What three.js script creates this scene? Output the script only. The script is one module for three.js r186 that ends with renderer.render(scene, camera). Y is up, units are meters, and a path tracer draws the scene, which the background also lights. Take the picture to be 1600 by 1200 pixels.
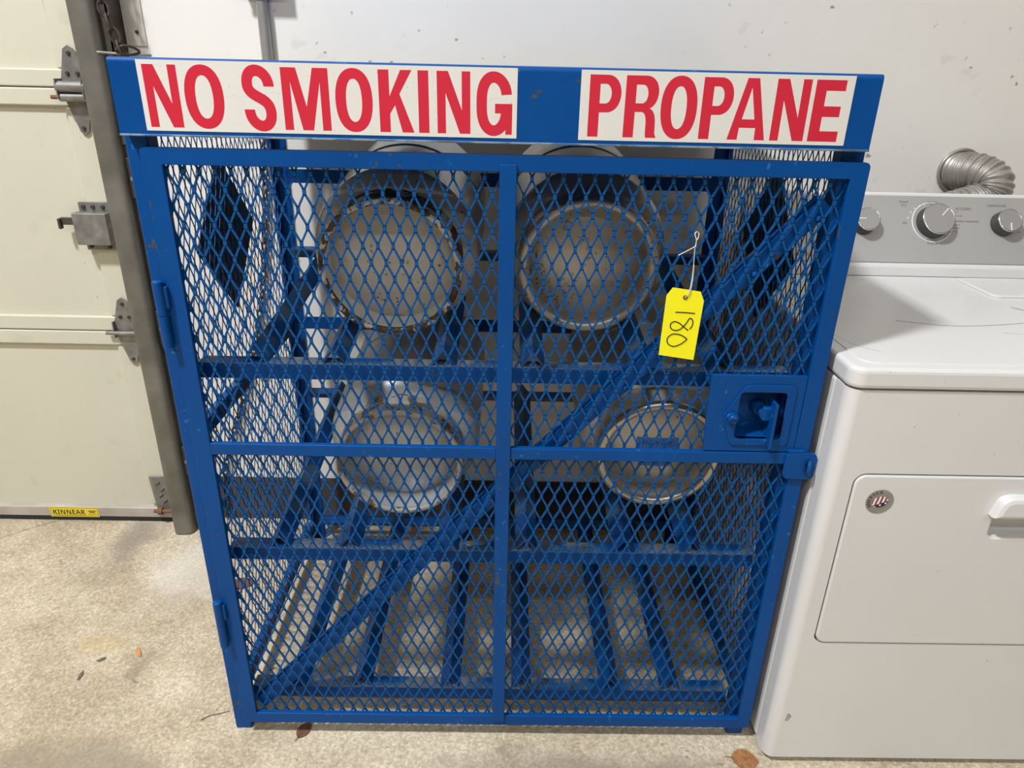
import * as THREE from 'three';
import { RoundedBoxGeometry } from 'three/addons/geometries/RoundedBoxGeometry.js';
import { mergeGeometries } from 'three/addons/utils/BufferGeometryUtils.js';
import { RectAreaLightUniformsLib } from 'three/addons/lights/RectAreaLightUniformsLib.js';

// ---------------------------------------------------------------- camera, sky, exposure
const scene = new THREE.Scene();
const renderer = new THREE.WebGLRenderer({ antialias: true });
renderer.toneMapping = THREE.LinearToneMapping;
renderer.toneMappingExposure = 0.43;
renderer.shadowMap.enabled = true;
RectAreaLightUniformsLib.init();

const camera = new THREE.PerspectiveCamera(2 * Math.atan(600 / 1108.8) * 180 / Math.PI, 4 / 3, 0.05, 60);
camera.position.set(0.576, 1.344, 1.126);
camera.rotation.order = 'YXZ';
camera.rotation.set(-0.41847, -0.01362, 0.0233);
scene.add(camera);

// ceiling lamps: [x, z, radiance, width, length]; the square high bay lamp throws the hard shadows, the long strips fill
const CEILING = 4.6;
const LAMPS = [[-1.15, 1.35, 1540, 0.34, 0.34], [-0.6, 3.7, 90, 2.4, 0.16], [2.6, 3.7, 90, 2.4, 0.16], [1.0, 6.2, 90, 2.4, 0.16]];

// ---------------------------------------------------------------- helpers
let seed = 20240611;
const rnd = () => { seed = (seed + 0x6d2b79f5) | 0; let t = Math.imul(seed ^ (seed >>> 15), 1 | seed); t = (t + Math.imul(t ^ (t >>> 7), 61 | t)) ^ t; return ((t ^ (t >>> 14)) >>> 0) / 4294967296; };
const clamp = (x, a = 0, b = 1) => Math.min(b, Math.max(a, x));
const sstep = (a, b, x) => { const t = clamp((x - a) / (b - a)); return t * t * (3 - 2 * t); };
const mix = (a, b, t) => a + (b - a) * t;
const mix3 = (a, b, t) => [mix(a[0], b[0], t), mix(a[1], b[1], t), mix(a[2], b[2], t)];
const RT = new Float32Array(65536); for (let i = 0; i < 65536; i++) RT[i] = rnd();
function hash(ix, iy, s) { return RT[(Math.imul(ix, 7919) + Math.imul(iy, 31337) + Math.imul(s, 104729) ^ (iy << 4) ^ (Math.imul(ix, 0x45d9f3b) >>> 15)) & 65535]; }
function vnoise(x, y, per, s) {        // tileable value noise with period per (cells)
  const x0 = Math.floor(x), y0 = Math.floor(y), fx = x - x0, fy = y - y0, xa = x0 % per, xb = (x0 + 1) % per, ya = y0 % per, yb = (y0 + 1) % per;
  const ux = fx * fx * (3 - 2 * fx), uy = fy * fy * (3 - 2 * fy);
  const a = hash(xa, ya, s), b = hash(xb, ya, s), c = hash(xa, yb, s), d = hash(xb, yb, s), p = a + (b - a) * ux; return p + (c + (d - c) * ux - p) * uy;
}
function fbm(u, v, cells, oct, s) { let a = 0.5, t = 0, n = 0, c = cells; for (let i = 0; i < oct; i++) { t += a * vnoise(u * c, v * c, c, s + i * 17); n += a; a *= 0.5; c *= 2; } return t / n; }
// a tileable colour texture covering metres x metres; fn(u, v) gives sRGB 0..255
function tex(N, metres, fn) {
  const d = new Uint8Array(N * N * 4);
  for (let j = 0; j < N; j++) for (let i = 0; i < N; i++) { const c = fn(i / N, j / N), o = (j * N + i) * 4; d[o] = clamp(c[0], 0, 255); d[o + 1] = clamp(c[1], 0, 255); d[o + 2] = clamp(c[2], 0, 255); d[o + 3] = 255; }
  const t = new THREE.DataTexture(d, N, N); t.colorSpace = THREE.SRGBColorSpace; t.wrapS = t.wrapT = THREE.RepeatWrapping; t.magFilter = THREE.LinearFilter; t.minFilter = THREE.LinearMipmapLinearFilter; t.generateMipmaps = true;
  t.repeat.set(1 / metres, 1 / metres); t.needsUpdate = true; return t;
}
function grey(N, metres, fn) { const t = tex(N, metres, (u, v) => { const g = 255 * fn(u, v); return [g, g, g]; }); t.colorSpace = THREE.NoColorSpace; return t; }
// a canvas print; draw(ctx, w, h)
function print(w, h, draw) { const c = document.createElement('canvas'); c.width = w; c.height = h; draw(c.getContext('2d'), w, h); const t = new THREE.CanvasTexture(c); t.colorSpace = THREE.SRGBColorSpace; t.anisotropy = 8; return t; }

const flat = (g) => (g.index ? g.toNonIndexed() : g);
// uv in metres from the dominant direction of each face
function metreUV(g0) {
  const g = flat(g0), p = g.attributes.position, n = g.attributes.normal, uv = new Float32Array(p.count * 2);
  for (let i = 0; i < p.count; i += 3) {
    let ax = 0, ay = 0, az = 0; for (let k = 0; k < 3; k++) { ax += n.getX(i + k); ay += n.getY(i + k); az += n.getZ(i + k); } ax = Math.abs(ax); ay = Math.abs(ay); az = Math.abs(az);
    for (let k = 0; k < 3; k++) { const x = p.getX(i + k), y = p.getY(i + k), z = p.getZ(i + k), q = (i + k) * 2; if (ay >= ax && ay >= az) { uv[q] = x; uv[q + 1] = -z; } else if (ax >= az) { uv[q] = -z; uv[q + 1] = y; } else { uv[q] = x; uv[q + 1] = y; } }
  }
  g.setAttribute('uv', new THREE.BufferAttribute(uv, 2)); return g;
}
const strip = (g) => { const h = flat(g); for (const k of Object.keys(h.attributes)) if (!['position', 'normal', 'uv'].includes(k)) h.deleteAttribute(k); if (!h.attributes.uv) h.setAttribute('uv', new THREE.BufferAttribute(new Float32Array(h.attributes.position.count * 2), 2)); return h; };
const join = (list) => (list.length === 1 ? strip(list[0]) : mergeGeometries(list.map(strip)));
const used = new Map();
const numbered = (name) => { const k = used.get(name) || 0; used.set(name, k + 1); return k ? name + '_' + String(k).padStart(3, '0') : name; };
const base = new WeakMap();            // where a thing's own origin lies in the room
function thing(name, label, category, pos = [0, 0, 0], extra = {}) { const o = new THREE.Group(); o.name = numbered(name); o.position.set(...pos); o.userData = { label, category, ...extra }; base.set(o, pos); scene.add(o); return o; }
function sub(name, parent, label) { const o = new THREE.Group(); o.name = name; if (label) o.userData.label = label; base.set(o, base.get(parent)); parent.add(o); return o; }
// geometries given in room coordinates become one named mesh under parent
function obj(name, geos, mat, parent, label, keepUV = false) {
  let g = join(Array.isArray(geos) ? geos : [geos]); if (!keepUV) g = metreUV(g);
  const b = parent ? base.get(parent) : [0, 0, 0]; g.translate(-b[0], -b[1], -b[2]);
  const m = new THREE.Mesh(g, mat); m.name = parent ? name : numbered(name); m.castShadow = m.receiveShadow = true; if (label) m.userData.label = label; base.set(m, b);
  (parent || scene).add(m); return m;
}
const tag = (o, label, category, extra = {}) => { Object.assign(o.userData, { label, category }, extra); return o; };
function struct(name, geos, mat) { const m = obj(name, geos, mat, null); m.userData.kind = 'structure'; return m; }
// boxes by their limits
function bx(x0, x1, y0, y1, z0, z1, r = 0) {
  const w = x1 - x0, h = y1 - y0, d = z1 - z0, g = r > 0 ? new RoundedBoxGeometry(w, h, d, 2, Math.min(r, w / 2.02, h / 2.02, d / 2.02)) : new THREE.BoxGeometry(w, h, d);
  return flat(g).translate((x0 + x1) / 2, (y0 + y1) / 2, (z0 + z1) / 2);
}
function cyl(r0, r1, len, axis, x, y, z, seg = 24) { const g = new THREE.CylinderGeometry(r1, r0, len, seg); if (axis === 'x') g.rotateZ(-Math.PI / 2); if (axis === 'z') g.rotateX(Math.PI / 2); return flat(g.translate(x, y, z)); }
const V = (x, y, z) => new THREE.Vector3(x, y, z);
function tube(points, r, seg = 40, rad = 8, closed = false) { return flat(new THREE.TubeGeometry(new THREE.CatmullRomCurve3(points.map((p) => V(...p)), closed), seg, r, rad, closed)); }
function poly(points) { const s = new THREE.Shape(); points.forEach(([x, y], i) => (i ? s.lineTo(x, y) : s.moveTo(x, y))); s.closePath(); return s; }
function rrect(x0, x1, y0, y1, r, path) {
  const s = path || new THREE.Shape(); s.moveTo(x0 + r, y0); s.lineTo(x1 - r, y0); s.absarc(x1 - r, y0 + r, r, -Math.PI / 2, 0); s.lineTo(x1, y1 - r); s.absarc(x1 - r, y1 - r, r, 0, Math.PI / 2); s.lineTo(x0 + r, y1); s.absarc(x0 + r, y1 - r, r, Math.PI / 2, Math.PI); s.lineTo(x0, y0 + r); s.absarc(x0 + r, y0 + r, r, Math.PI, 1.5 * Math.PI); return s;
}
// a shape in x/y pushed from z0 to z1
function ext(shape, z0, z1, bev = 0, seg = 8) { const g = new THREE.ExtrudeGeometry(shape, { depth: z1 - z0 - 2 * bev, bevelEnabled: bev > 0, bevelThickness: bev, bevelSize: bev, bevelOffset: -bev, bevelSegments: 2, curveSegments: seg }); return flat(g.translate(0, 0, z0 + bev)); }
// a profile in (z, y) pushed along x from x0 to x1
function extX(points, x0, x1, bev = 0) { const g = new THREE.ExtrudeGeometry(points instanceof THREE.Shape ? points : poly(points.map(([z, y]) => [-z, y])), { depth: x1 - x0 - 2 * bev, bevelEnabled: bev > 0, bevelThickness: bev, bevelSize: bev, bevelOffset: -bev, bevelSegments: 2, curveSegments: 8 }); return flat(g.rotateY(Math.PI / 2).translate(x0 + bev, 0, 0)); }
// a profile in (x, z) pushed up from y0 to y1
function extY(shape, y0, y1, bev = 0, seg = 10) { const g = new THREE.ExtrudeGeometry(shape, { depth: y1 - y0 - 2 * bev, bevelEnabled: bev > 0, bevelThickness: bev, bevelSize: bev, bevelOffset: -bev, bevelSegments: 3, curveSegments: seg }); return flat(g.rotateX(-Math.PI / 2).translate(0, y0 + bev, 0)); }
const std = (o) => new THREE.MeshStandardMaterial(o);
const phys = (o) => new THREE.MeshPhysicalMaterial(o);
const srgb = (r, g, b) => new THREE.Color().setRGB(r / 255, g / 255, b / 255, THREE.SRGBColorSpace);

// ---------------------------------------------------------------- materials
const blueTex = tex(1024, 1.0, (u, v) => {
  let c = mix3([2, 66, 130], [5, 76, 146], fbm(u, v, 6, 5, 3));
  const sc = fbm(u, v, 100, 3, 31), patch = fbm(u, v, 9, 3, 40); c = mix3(c, [84, 124, 168], sstep(0.74, 0.84, sc) * sstep(0.5, 0.6, patch) * 0.6);
  const rust = fbm(u, v, 70, 3, 77), rp = fbm(u, v, 5, 3, 81); c = mix3(c, [96, 74, 62], sstep(0.76, 0.84, rust) * sstep(0.56, 0.66, rp) * 0.8);
  return c;
});
const bluePaint = phys({ map: blueTex, roughness: 0.4, specularIntensity: 0.35 });
const meshPaint = phys({ color: srgb(10, 78, 138), roughness: 0.45, specularIntensity: 0.4 });
const railPaint = phys({ map: tex(1024, 1.0, (u, v) => {
  let c = mix3([2, 66, 130], [5, 76, 146], fbm(u, v, 6, 5, 13)); const w = fbm(u, v, 20, 5, 51); c = mix3(c, [98, 102, 110], sstep(0.50, 0.66, w) * 0.75);
  const r = fbm(u, v, 70, 3, 97); return mix3(c, [96, 76, 58], sstep(0.74, 0.84, r) * 0.5);
}), roughness: 0.42, specularIntensity: 0.5 });
const wornFlange = std({ roughness: 0.45, map: tex(512, 0.7, (u, v) => { const q = fbm(u, v, 10, 5, 311); return mix3(mix3([4, 71, 138], [112, 116, 122], sstep(0.34, 0.56, q)), [92, 76, 62], sstep(0.62, 0.74, fbm(u, v, 30, 4, 313)) * 0.7); }) });
const floorTex = tex(2048, 4.0, (u, v) => {
  const x = u < 0.5 ? u * 4 : u * 4 - 4, z = v < 0.5 ? -v * 4 : 4 - v * 4;      // metres around the cage
  const big = fbm(u, v, 10, 5, 5), mid = fbm(u, v, 40, 4, 9), fine = fbm(u, v, 800, 2, 15), grit = hash(Math.floor(u * 2048), Math.floor(v * 2048), 4);
  let c = mix3([178, 162, 135], [209, 195, 168], sstep(0.28, 0.72, big * 0.62 + mid * 0.38));
  const k = 0.82 + 0.30 * fine + 0.16 * (grit - 0.5); c = c.map((q) => q * k);
  if (fine > 0.80) c = mix3(c, [232, 222, 202], 0.3); c = mix3(c, [140, 127, 106], sstep(0.24, 0.14, mid) * 0.45);
  const pit = fbm(u, v, 260, 2, 29); if (pit < 0.10) c = mix3(c, [108, 96, 80], 0.55);
  const wob = fbm(u, v, 28, 4, 61) - 0.5;
  const oil = Math.hypot((x + 0.55) / 0.10, (z + 0.60 + 0.15 * (x + 0.55)) / 0.17) + wob * 1.5; c = mix3(c, [120, 112, 100], sstep(1.1, 0.25, oil) * 0.55);
  const pale = Math.hypot((x + 0.34) / 0.16, (z + 0.52) / 0.16) + wob * 1.6; c = mix3(c, [222, 216, 204], sstep(1.1, 0.3, pale) * 0.5);
  const o2 = Math.hypot((x + 0.25) / 0.20, (z - 0.10) / 0.06) + wob * 1.6; c = mix3(c, [134, 122, 104], sstep(1.2, 0.2, o2) * 0.6);
  const o3 = Math.hypot((x - 0.75) / 0.36, (z - 0.10) / 0.05) + wob * 1.4; c = mix3(c, [138, 126, 108], sstep(1.2, 0.2, o3) * 0.6);
  const yl = Math.hypot((x + 0.42) / 0.05, (z + 0.24) / 0.02) + wob * 1.2; c = mix3(c, [184, 154, 98], sstep(1.3, 0.3, yl + wob * 2) * 0.28);
  const crack = Math.abs((z + 0.679) + 0.75 * (x + 0.939) + wob * 0.03); if (x > -1.2 && x < -0.80 && z < -0.60) c = mix3(c, [112, 100, 86], sstep(0.004, 0.001, crack) * 0.7);
  return c;
});
const floorBump = grey(1024, 1.3, (u, v) => 0.6 * fbm(u, v, 90, 4, 8) + 0.4 * fbm(u, v, 18, 3, 2));
const concrete = std({ map: floorTex, bumpMap: floorBump, bumpScale: 0.003, roughness: 0.82 });
const wallTex = tex(1024, 1.6, (u, v) => {
  let c = mix3([226, 222, 213], [237, 234, 226], fbm(u, v, 5, 5, 21)); const s = fbm(u, v, 90, 3, 33), p = fbm(u, v, 7, 3, 35);
  c = mix3(c, [140, 130, 116], sstep(0.82, 0.87, s) * sstep(0.52, 0.62, p) * 0.8); const y = fbm(u, v, 30, 4, 63); return mix3(c, [208, 200, 184], sstep(0.74, 0.86, y) * 0.35);
});
const wallPaint = std({ map: wallTex, roughness: 0.7 });
const roomPaint = std({ color: srgb(128, 122, 112), roughness: 0.8 });
const ceilPaint = std({ color: srgb(232, 230, 224), roughness: 0.85 });
const baseDark = std({ map: tex(512, 0.8, (u, v) => mix3([52, 50, 48], [82, 78, 74], fbm(u, v, 12, 4, 2))), roughness: 0.8 });
const doorTex = tex(1024, 1.5, (u, v) => {
  let c = mix3([204, 199, 178], [214, 210, 190], fbm(u, v, 4, 5, 71)); const s = fbm(u, v, 110, 2, 73), p = fbm(u, v, 6, 3, 75); c = mix3(c, [150, 142, 122], sstep(0.90, 0.94, s) * sstep(0.5, 0.6, p) * 0.7);
  const sm = fbm(u, v, 22, 5, 79); return mix3(c, [190, 183, 160], sstep(0.70, 0.84, sm) * 0.3);
});
const doorPaint = std({ map: doorTex, roughness: 0.5 });
const galv = std({ map: tex(512, 0.3, (u, v) => mix3([112, 110, 106], [168, 166, 160], fbm(u, v, 14, 4, 91))), roughness: 0.5, metalness: 0.55 });
const trackSteel = std({ map: tex(512, 0.5, (u, v) => mix3([100, 97, 88], [134, 131, 121], fbm(u, v, 10, 5, 95))), roughness: 0.5, metalness: 0.35 });
const darkSteel = std({ map: tex(512, 0.4, (u, v) => mix3([58, 54, 48], [92, 87, 78], fbm(u, v, 16, 4, 99))), roughness: 0.6, metalness: 0.4 });
const rustSteel = std({ color: srgb(122, 84, 58), roughness: 0.75 });
const aluRail = std({ map: tex(512, 0.5, (u, v) => mix3([168, 158, 148], [202, 194, 184], fbm(u, v, 8, 5, 103))), roughness: 0.5, metalness: 0.15 });
const rubber = std({ color: srgb(44, 42, 40), roughness: 0.9 });
const chainSteel = std({ map: tex(256, 0.1, (u, v) => mix3([48, 40, 34], [112, 96, 82], fbm(u, v, 10, 3, 107))), roughness: 0.55, metalness: 0.5 });
const whiteEnamel = phys({ color: srgb(221, 220, 217), roughness: 0.3, clearcoat: 0.3, clearcoatRoughness: 0.2 });
const enamelScuffed = phys({ map: tex(1024, 1.0, (u, v) => {
  let c = mix3([219, 218, 215], [224, 223, 220], fbm(u, v, 4, 4, 111)); const s = fbm(u, v, 120, 2, 113), p = fbm(u, v, 8, 3, 115); c = mix3(c, [150, 146, 138], sstep(0.93, 0.96, s) * sstep(0.52, 0.62, p) * 0.7);
  return c;
}), roughness: 0.3, clearcoat: 0.3, clearcoatRoughness: 0.2 });
const gapDark = std({ color: srgb(60, 58, 55), roughness: 0.9 });
const chrome = std({ color: srgb(225, 225, 225), roughness: 0.18, metalness: 1 });
const knobGrey = std({ color: srgb(168, 166, 162), roughness: 0.35, metalness: 0.35 });
const knobSide = std({ color: srgb(70, 68, 66), roughness: 0.5 });
const whiteMark = std({ color: srgb(245, 245, 242), roughness: 0.5 });
const foil = std({ map: tex(256, 0.2, (u, v) => mix3([150, 146, 138], [196, 192, 184], fbm(u, v, 12, 4, 121))), roughness: 0.42, metalness: 0.6 });
const conduitMat = std({ map: tex(256, 0.3, (u, v) => mix3([150, 148, 142], [182, 180, 174], fbm(u, v, 6, 4, 123))), roughness: 0.4, metalness: 0.5 });
const placardBack = std({ color: srgb(20, 21, 24), roughness: 0.6 });
const shed = (a, b, cells, s) => (u, v) => mix3(a, b, fbm(u, v, cells, 4, s));
const leafMat = std({ map: tex(256, 0.08, shed([128, 82, 46], [192, 138, 88], 14, 131)), roughness: 0.8, side: THREE.DoubleSide });
const leafRed = std({ map: tex(256, 0.08, shed([82, 50, 36], [132, 92, 72], 14, 133)), roughness: 0.8, side: THREE.DoubleSide });
const woodBit = std({ map: tex(256, 0.05, shed([186, 122, 66], [222, 164, 104], 16, 135)), roughness: 0.8 });
const greyBit = std({ map: tex(256, 0.05, shed([92, 86, 74], [128, 120, 104], 16, 137)), roughness: 0.9 });

// ---------------------------------------------------------------- the room
const WZ = -0.80;                                  // face of the back wall
const XL = -5.2, XR = 5.6, ZF = 8.4;
struct('floor', [bx(XL, XR, -0.2, 0, WZ - 0.25, ZF + 0.25)], concrete);
struct('ceiling', [bx(XL, XR, CEILING, CEILING + 0.2, WZ - 0.25, ZF + 0.25)], ceilPaint);
struct('wall_back', [bx(-0.415, XR, 0, CEILING, WZ - 0.25, WZ), bx(XL, -3.46, 0, CEILING, WZ - 0.25, WZ), bx(-3.46, -0.415, 2.6, CEILING, WZ - 0.25, WZ)], wallPaint);
struct('wall_left', [bx(XL - 0.25, XL, 0, CEILING, WZ - 0.25, ZF + 0.25)], roomPaint);
struct('wall_right', [bx(XR, XR + 0.25, 0, CEILING, WZ - 0.25, ZF + 0.25)], roomPaint);
struct('wall_front', [bx(XL, XR, 0, CEILING, ZF, ZF + 0.25)], roomPaint);
struct('baseboard_back', [bx(-0.33, XR, 0, 0.152, WZ, WZ + 0.006)], baseDark);

const lampGlow = std({ color: 0xffffff, emissive: new THREE.Color(0.97, 0.99, 1.0), emissiveIntensity: 14 });
const lampBody = std({ color: srgb(120, 122, 124), roughness: 0.4, metalness: 0.6 });
LAMPS.forEach(([x, z, power, w, l], i) => {
  const t = thing(i ? 'strip_lamp' : 'high_bay_lamp', ['square high bay lamp on the ceiling above the garage door side', 'long strip lamp on the ceiling in front of the cage', 'long strip lamp on the ceiling in front of the dryer', 'long strip lamp on the ceiling by the far wall'][i], 'lamp', [x, CEILING, z]);
  obj('housing', bx(x - w / 2 - 0.02, x + w / 2 + 0.02, CEILING - 0.10, CEILING, z - l / 2 - 0.02, z + l / 2 + 0.02, 0.01), lampBody, t);
  obj('diffuser', bx(x - w / 2, x + w / 2, CEILING - 0.108, CEILING - 0.1, z - l / 2, z + l / 2), lampGlow, t);
  const li = new THREE.RectAreaLight(new THREE.Color(0.95, 0.98, 1.045), power, w, l); li.position.set(0, -0.112, 0); li.rotation.set(-Math.PI / 2, 0, 0); li.name = 'lamp_light'; t.add(li);
});

// ---------------------------------------------------------------- overhead door (part of the room)
{
  const d = new THREE.Group(); d.name = 'door_1'; d.userData = { kind: 'structure', label: 'cream sectional overhead garage door with galvanized hinges' }; base.set(d, [0, 0, 0]); scene.add(d);
  const X0 = -3.44, X1 = -0.425, ZB = -0.85, ZP = -0.783, ZR = -0.77, J = [0.012, 0.642, 1.277, 1.912, 2.6];
  for (let i = 0; i < 4; i++) {
    const y0 = J[i] + 0.0012, y1 = J[i + 1] - 0.0012, s = obj('door_section', bx(X0, X1, y0, y1, ZB, ZP), doorPaint, d);
    obj('rim', bx(X0, X1, y1 - 0.041, y1, ZP - 0.001, ZR, 0.004), doorPaint, s);
    obj('rim', bx(X0, X1, y0, y0 + (i ? 0.041 : 0.004), ZP - 0.001, ZR, i ? 0.004 : 0), doorPaint, s);
    for (const [a, b] of [[-0.527, X1], [-2.04, -1.94], [X0, -3.34]]) obj('stile', bx(a, b, y0 + (i ? 0.043 : 0.05), y1 - 0.043, ZP - 0.001, ZR - 0.004, 0.003), doorPaint, s);
  }
  obj('open_seam', ext(poly([[-0.5335, 1.62], [-0.5275, 1.62], [-0.5275, 1.325]]), ZP - 0.0005, ZP + 0.002), darkSteel, d, 'dark open seam beside the stile');
  const br = obj('bottom_rail', [bx(X0, X1, 0.016, 0.052, ZP - 0.03, ZR + 0.004, 0.004)], aluRail, d, 'worn aluminium bottom rail');
  obj('bottom_seal', [bx(X0, X1, 0, 0.017, ZB, ZR + 0.002, 0.004)], rubber, d);
  // maker's sticker on the bottom rail
  const st = new THREE.PlaneGeometry(0.152, 0.036); st.translate(-0.772, 0.033, ZR + 0.0046);
  obj('sticker', st, std({ map: print(608, 144, (c, w, h) => {
    c.fillStyle = '#e8d23a'; c.fillRect(0, 0, w, h); c.strokeStyle = '#7a6a10'; c.lineWidth = 6; c.beginPath(); c.roundRect(14, 14, w - 28, h - 28, 12); c.stroke();
    c.fillStyle = '#23200f'; c.font = 'bold 92px sans-serif'; c.textAlign = 'left'; c.save(); c.translate(30, 104); c.scale(Math.min(1, 415 / c.measureText('KINNEAR').width), 1); c.fillText('KINNEAR', 0, 0); c.restore();
    c.fillStyle = '#6b5b14'; c.fillRect(40, 112, 400, 7); c.fillStyle = '#4a3f10'; c.fillRect(478, 50, 96, 12); c.fillRect(492, 66, 70, 14); c.fillStyle = '#c7a91f'; c.fillRect(470, 92, 108, 22);
  }), roughness: 0.4 }), br, 'yellow sticker reading KINNEAR', true);
  // hinges at the section joints
  for (const [hx, hy, big] of [[-0.487, 1.268, 1], [-0.485, 0.644, 0], [-1.99, 1.268, 0], [-1.99, 0.644, 0]]) {
    const zf = ZR + 0.003, up = big ? 0.105 : 0.098, dn = 0.100, w = 0.033;
    const h = obj('hinge', [ext(poly([[hx - w, hy - 0.012], [hx - w, hy + 0.024], [hx - 0.013, hy + up - 0.008], [hx, hy + up], [hx + 0.013, hy + up - 0.008], [hx + w, hy + 0.024], [hx + w, hy - 0.012], [hx + 0.010, hy - dn + 0.006], [hx, hy - dn], [hx - 0.010, hy - dn + 0.006]]), zf - 0.003, zf, 0.0008),
      bx(hx - w, hx - w + 0.003, hy - 0.016, hy + 0.03, zf, zf + (big ? 0.03 : 0.014)), bx(hx + w - 0.003, hx + w, hy - 0.016, hy + 0.03, zf, zf + (big ? 0.03 : 0.014))], galv, d, 'galvanized steel hinge plate');
    obj('knuckle', big ? [cyl(0.013, 0.013, 2 * w + 0.004, 'x', hx, hy + 0.012, zf + 0.018), cyl(0.010, 0.010, 2 * w, 'x', hx, hy - 0.012, zf + 0.016)] : [cyl(0.006, 0.006, 2 * w + 0.01, 'x', hx, hy - 0.003, zf + 0.010)], galv, h);
    obj('roller_stem', [cyl(0.005, 0.005, 0.15, 'x', hx + 0.02, hy - (big ? 0.012 : 0.003), zf + (big ? 0.016 : 0.010))], big ? rustSteel : galv, h);
    for (const [bx0, by] of [[0, up - 0.018], [0, -dn + 0.016], [-0.012, 0.042], [0.012, 0.042]]) obj('bolt', cyl(0.0055, 0.0045, 0.004, 'z', hx + bx0, hy + by, zf + 0.002, 6), darkSteel, h);
  }
  // spring latch on the second section
  const lx = -0.507, ly = 0.937, zf = ZR;
  const lp = obj('latch_plate', bx(lx - 0.038, lx + 0.040, ly - 0.062, ly + 0.064, zf - 0.004, zf + 0.004, 0.001), galv, d, 'galvanized slide latch mounting plate');
  obj('latch_box', bx(lx - 0.045, lx + 0.044, ly - 0.043, ly + 0.040, zf + 0.004, zf + 0.034, 0.003), galv, lp);
  obj('lever', [bx(lx - 0.085, lx - 0.044, ly + 0.006, ly + 0.026, zf + 0.012, zf + 0.018, 0.003), bx(lx - 0.090, lx - 0.082, ly - 0.004, ly + 0.024, zf + 0.012, zf + 0.026, 0.003)], darkSteel, lp);
  for (const [a, b] of [[-0.025, 0.052], [0.0, 0.052], [0.026, 0.052], [-0.025, -0.052], [0.024, -0.052]]) obj('bolt', cyl(0.006, 0.005, 0.005, 'z', lx + a, ly + b, zf + 0.006, 6), darkSteel, lp);
  // bottom corner bracket with its roller pin
  const bb = obj('bottom_bracket', [ext(poly([[-0.516, 0.166], [-0.470, 0.166], [-0.437, 0.100], [-0.437, 0.040], [-0.508, 0.040]]), ZR, ZR + 0.004, 0.001)], galv, d, 'galvanized corner bracket with slotted holes');
  obj('roller_pin', [cyl(0.006, 0.006, 0.085, 'x', -0.468, 0.052, ZR + 0.02), cyl(0.011, 0.011, 0.012, 'x', -0.490, 0.052, ZR + 0.02)], rustSteel, bb, 'rusty roller pin');
  for (const [x, y] of [[-0.492, 0.140], [-0.480, 0.118], [-0.488, 0.096], [-0.478, 0.076]]) obj('slot', tube([[x - 0.006, y - 0.004, ZR + 0.0035], [x + 0.004, y + 0.002, ZR + 0.0035], [x + 0.006, y + 0.008, ZR + 0.0035]], 0.0022, 10, 6), darkSteel, bb);
}
// vertical track beside the door
{
  const t = thing('door_track', 'grey steel vertical roller track beside the garage door', 'track', [-0.40, 0, -0.72]);
  const sh = new THREE.Shape(); // (x, -z) plan of a rolled channel open toward the door
  sh.moveTo(-0.436, 0.752); sh.lineTo(-0.436, 0.712); sh.quadraticCurveTo(-0.434, 0.698, -0.420, 0.697); sh.lineTo(-0.392, 0.699); sh.quadraticCurveTo(-0.378, 0.702, -0.377, 0.716); sh.lineTo(-0.377, 0.765);
  sh.lineTo(-0.380, 0.765); sh.lineTo(-0.380, 0.717); sh.quadraticCurveTo(-0.381, 0.705, -0.392, 0.702); sh.lineTo(-0.420, 0.700); sh.quadraticCurveTo(-0.431, 0.701, -0.433, 0.712); sh.lineTo(-0.433, 0.752);
  obj('channel', extY(sh, 0.004, 2.6), trackSteel, t);
  obj('wall_angle', [bx(-0.377, -0.357, 0.012, 2.6, -0.731, -0.728), bx(-0.360, -0.357, 0.012, 2.6, -0.80, -0.728)], darkSteel, t, 'dark steel mounting angle');
  for (const y of [0.2, 0.62, 1.02, 1.15, 1.9]) { obj('bracket', bx(-0.378, -0.350, y, y + 0.10, -0.727, -0.722, 0.002), darkSteel, t); obj('bolt', cyl(0.007, 0.006, 0.006, 'z', -0.364, y + 0.05, -0.719, 6), galv, t); }
}
// hand chain tied to a plate on the wall
function link(L, w, r) { return flat(new THREE.TubeGeometry(new THREE.CatmullRomCurve3([[0, L / 2], [w / 2, L / 2 - w / 2], [w / 2, -L / 2 + w / 2], [0, -L / 2], [-w / 2, -L / 2 + w / 2], [-w / 2, L / 2 - w / 2]].map(([x, y]) => V(x, y, 0)), true), 20, r, 6, true)); }
function chainAlong(t, pts, L, w, r) {
  const cv = new THREE.CatmullRomCurve3(pts.map((p) => V(...p))), g = metreUV(link(L, w, r)), n = Math.floor(cv.getLength() / (L - 2.4 * r)), b = base.get(t);
  for (let i = 0; i <= n; i++) {
    const p = cv.getPointAt(i / n), d = cv.getTangentAt(i / n), m = new THREE.Mesh(g, chainSteel); m.name = 'link'; m.castShadow = m.receiveShadow = true;
    m.quaternion.setFromUnitVectors(V(0, 1, 0), d).multiply(new THREE.Quaternion().setFromAxisAngle(V(0, 1, 0), i % 2 ? 0.35 : 1.75)); m.position.set(p.x - b[0], p.y - b[1], p.z - b[2]); t.add(m);
  }
}
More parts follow.
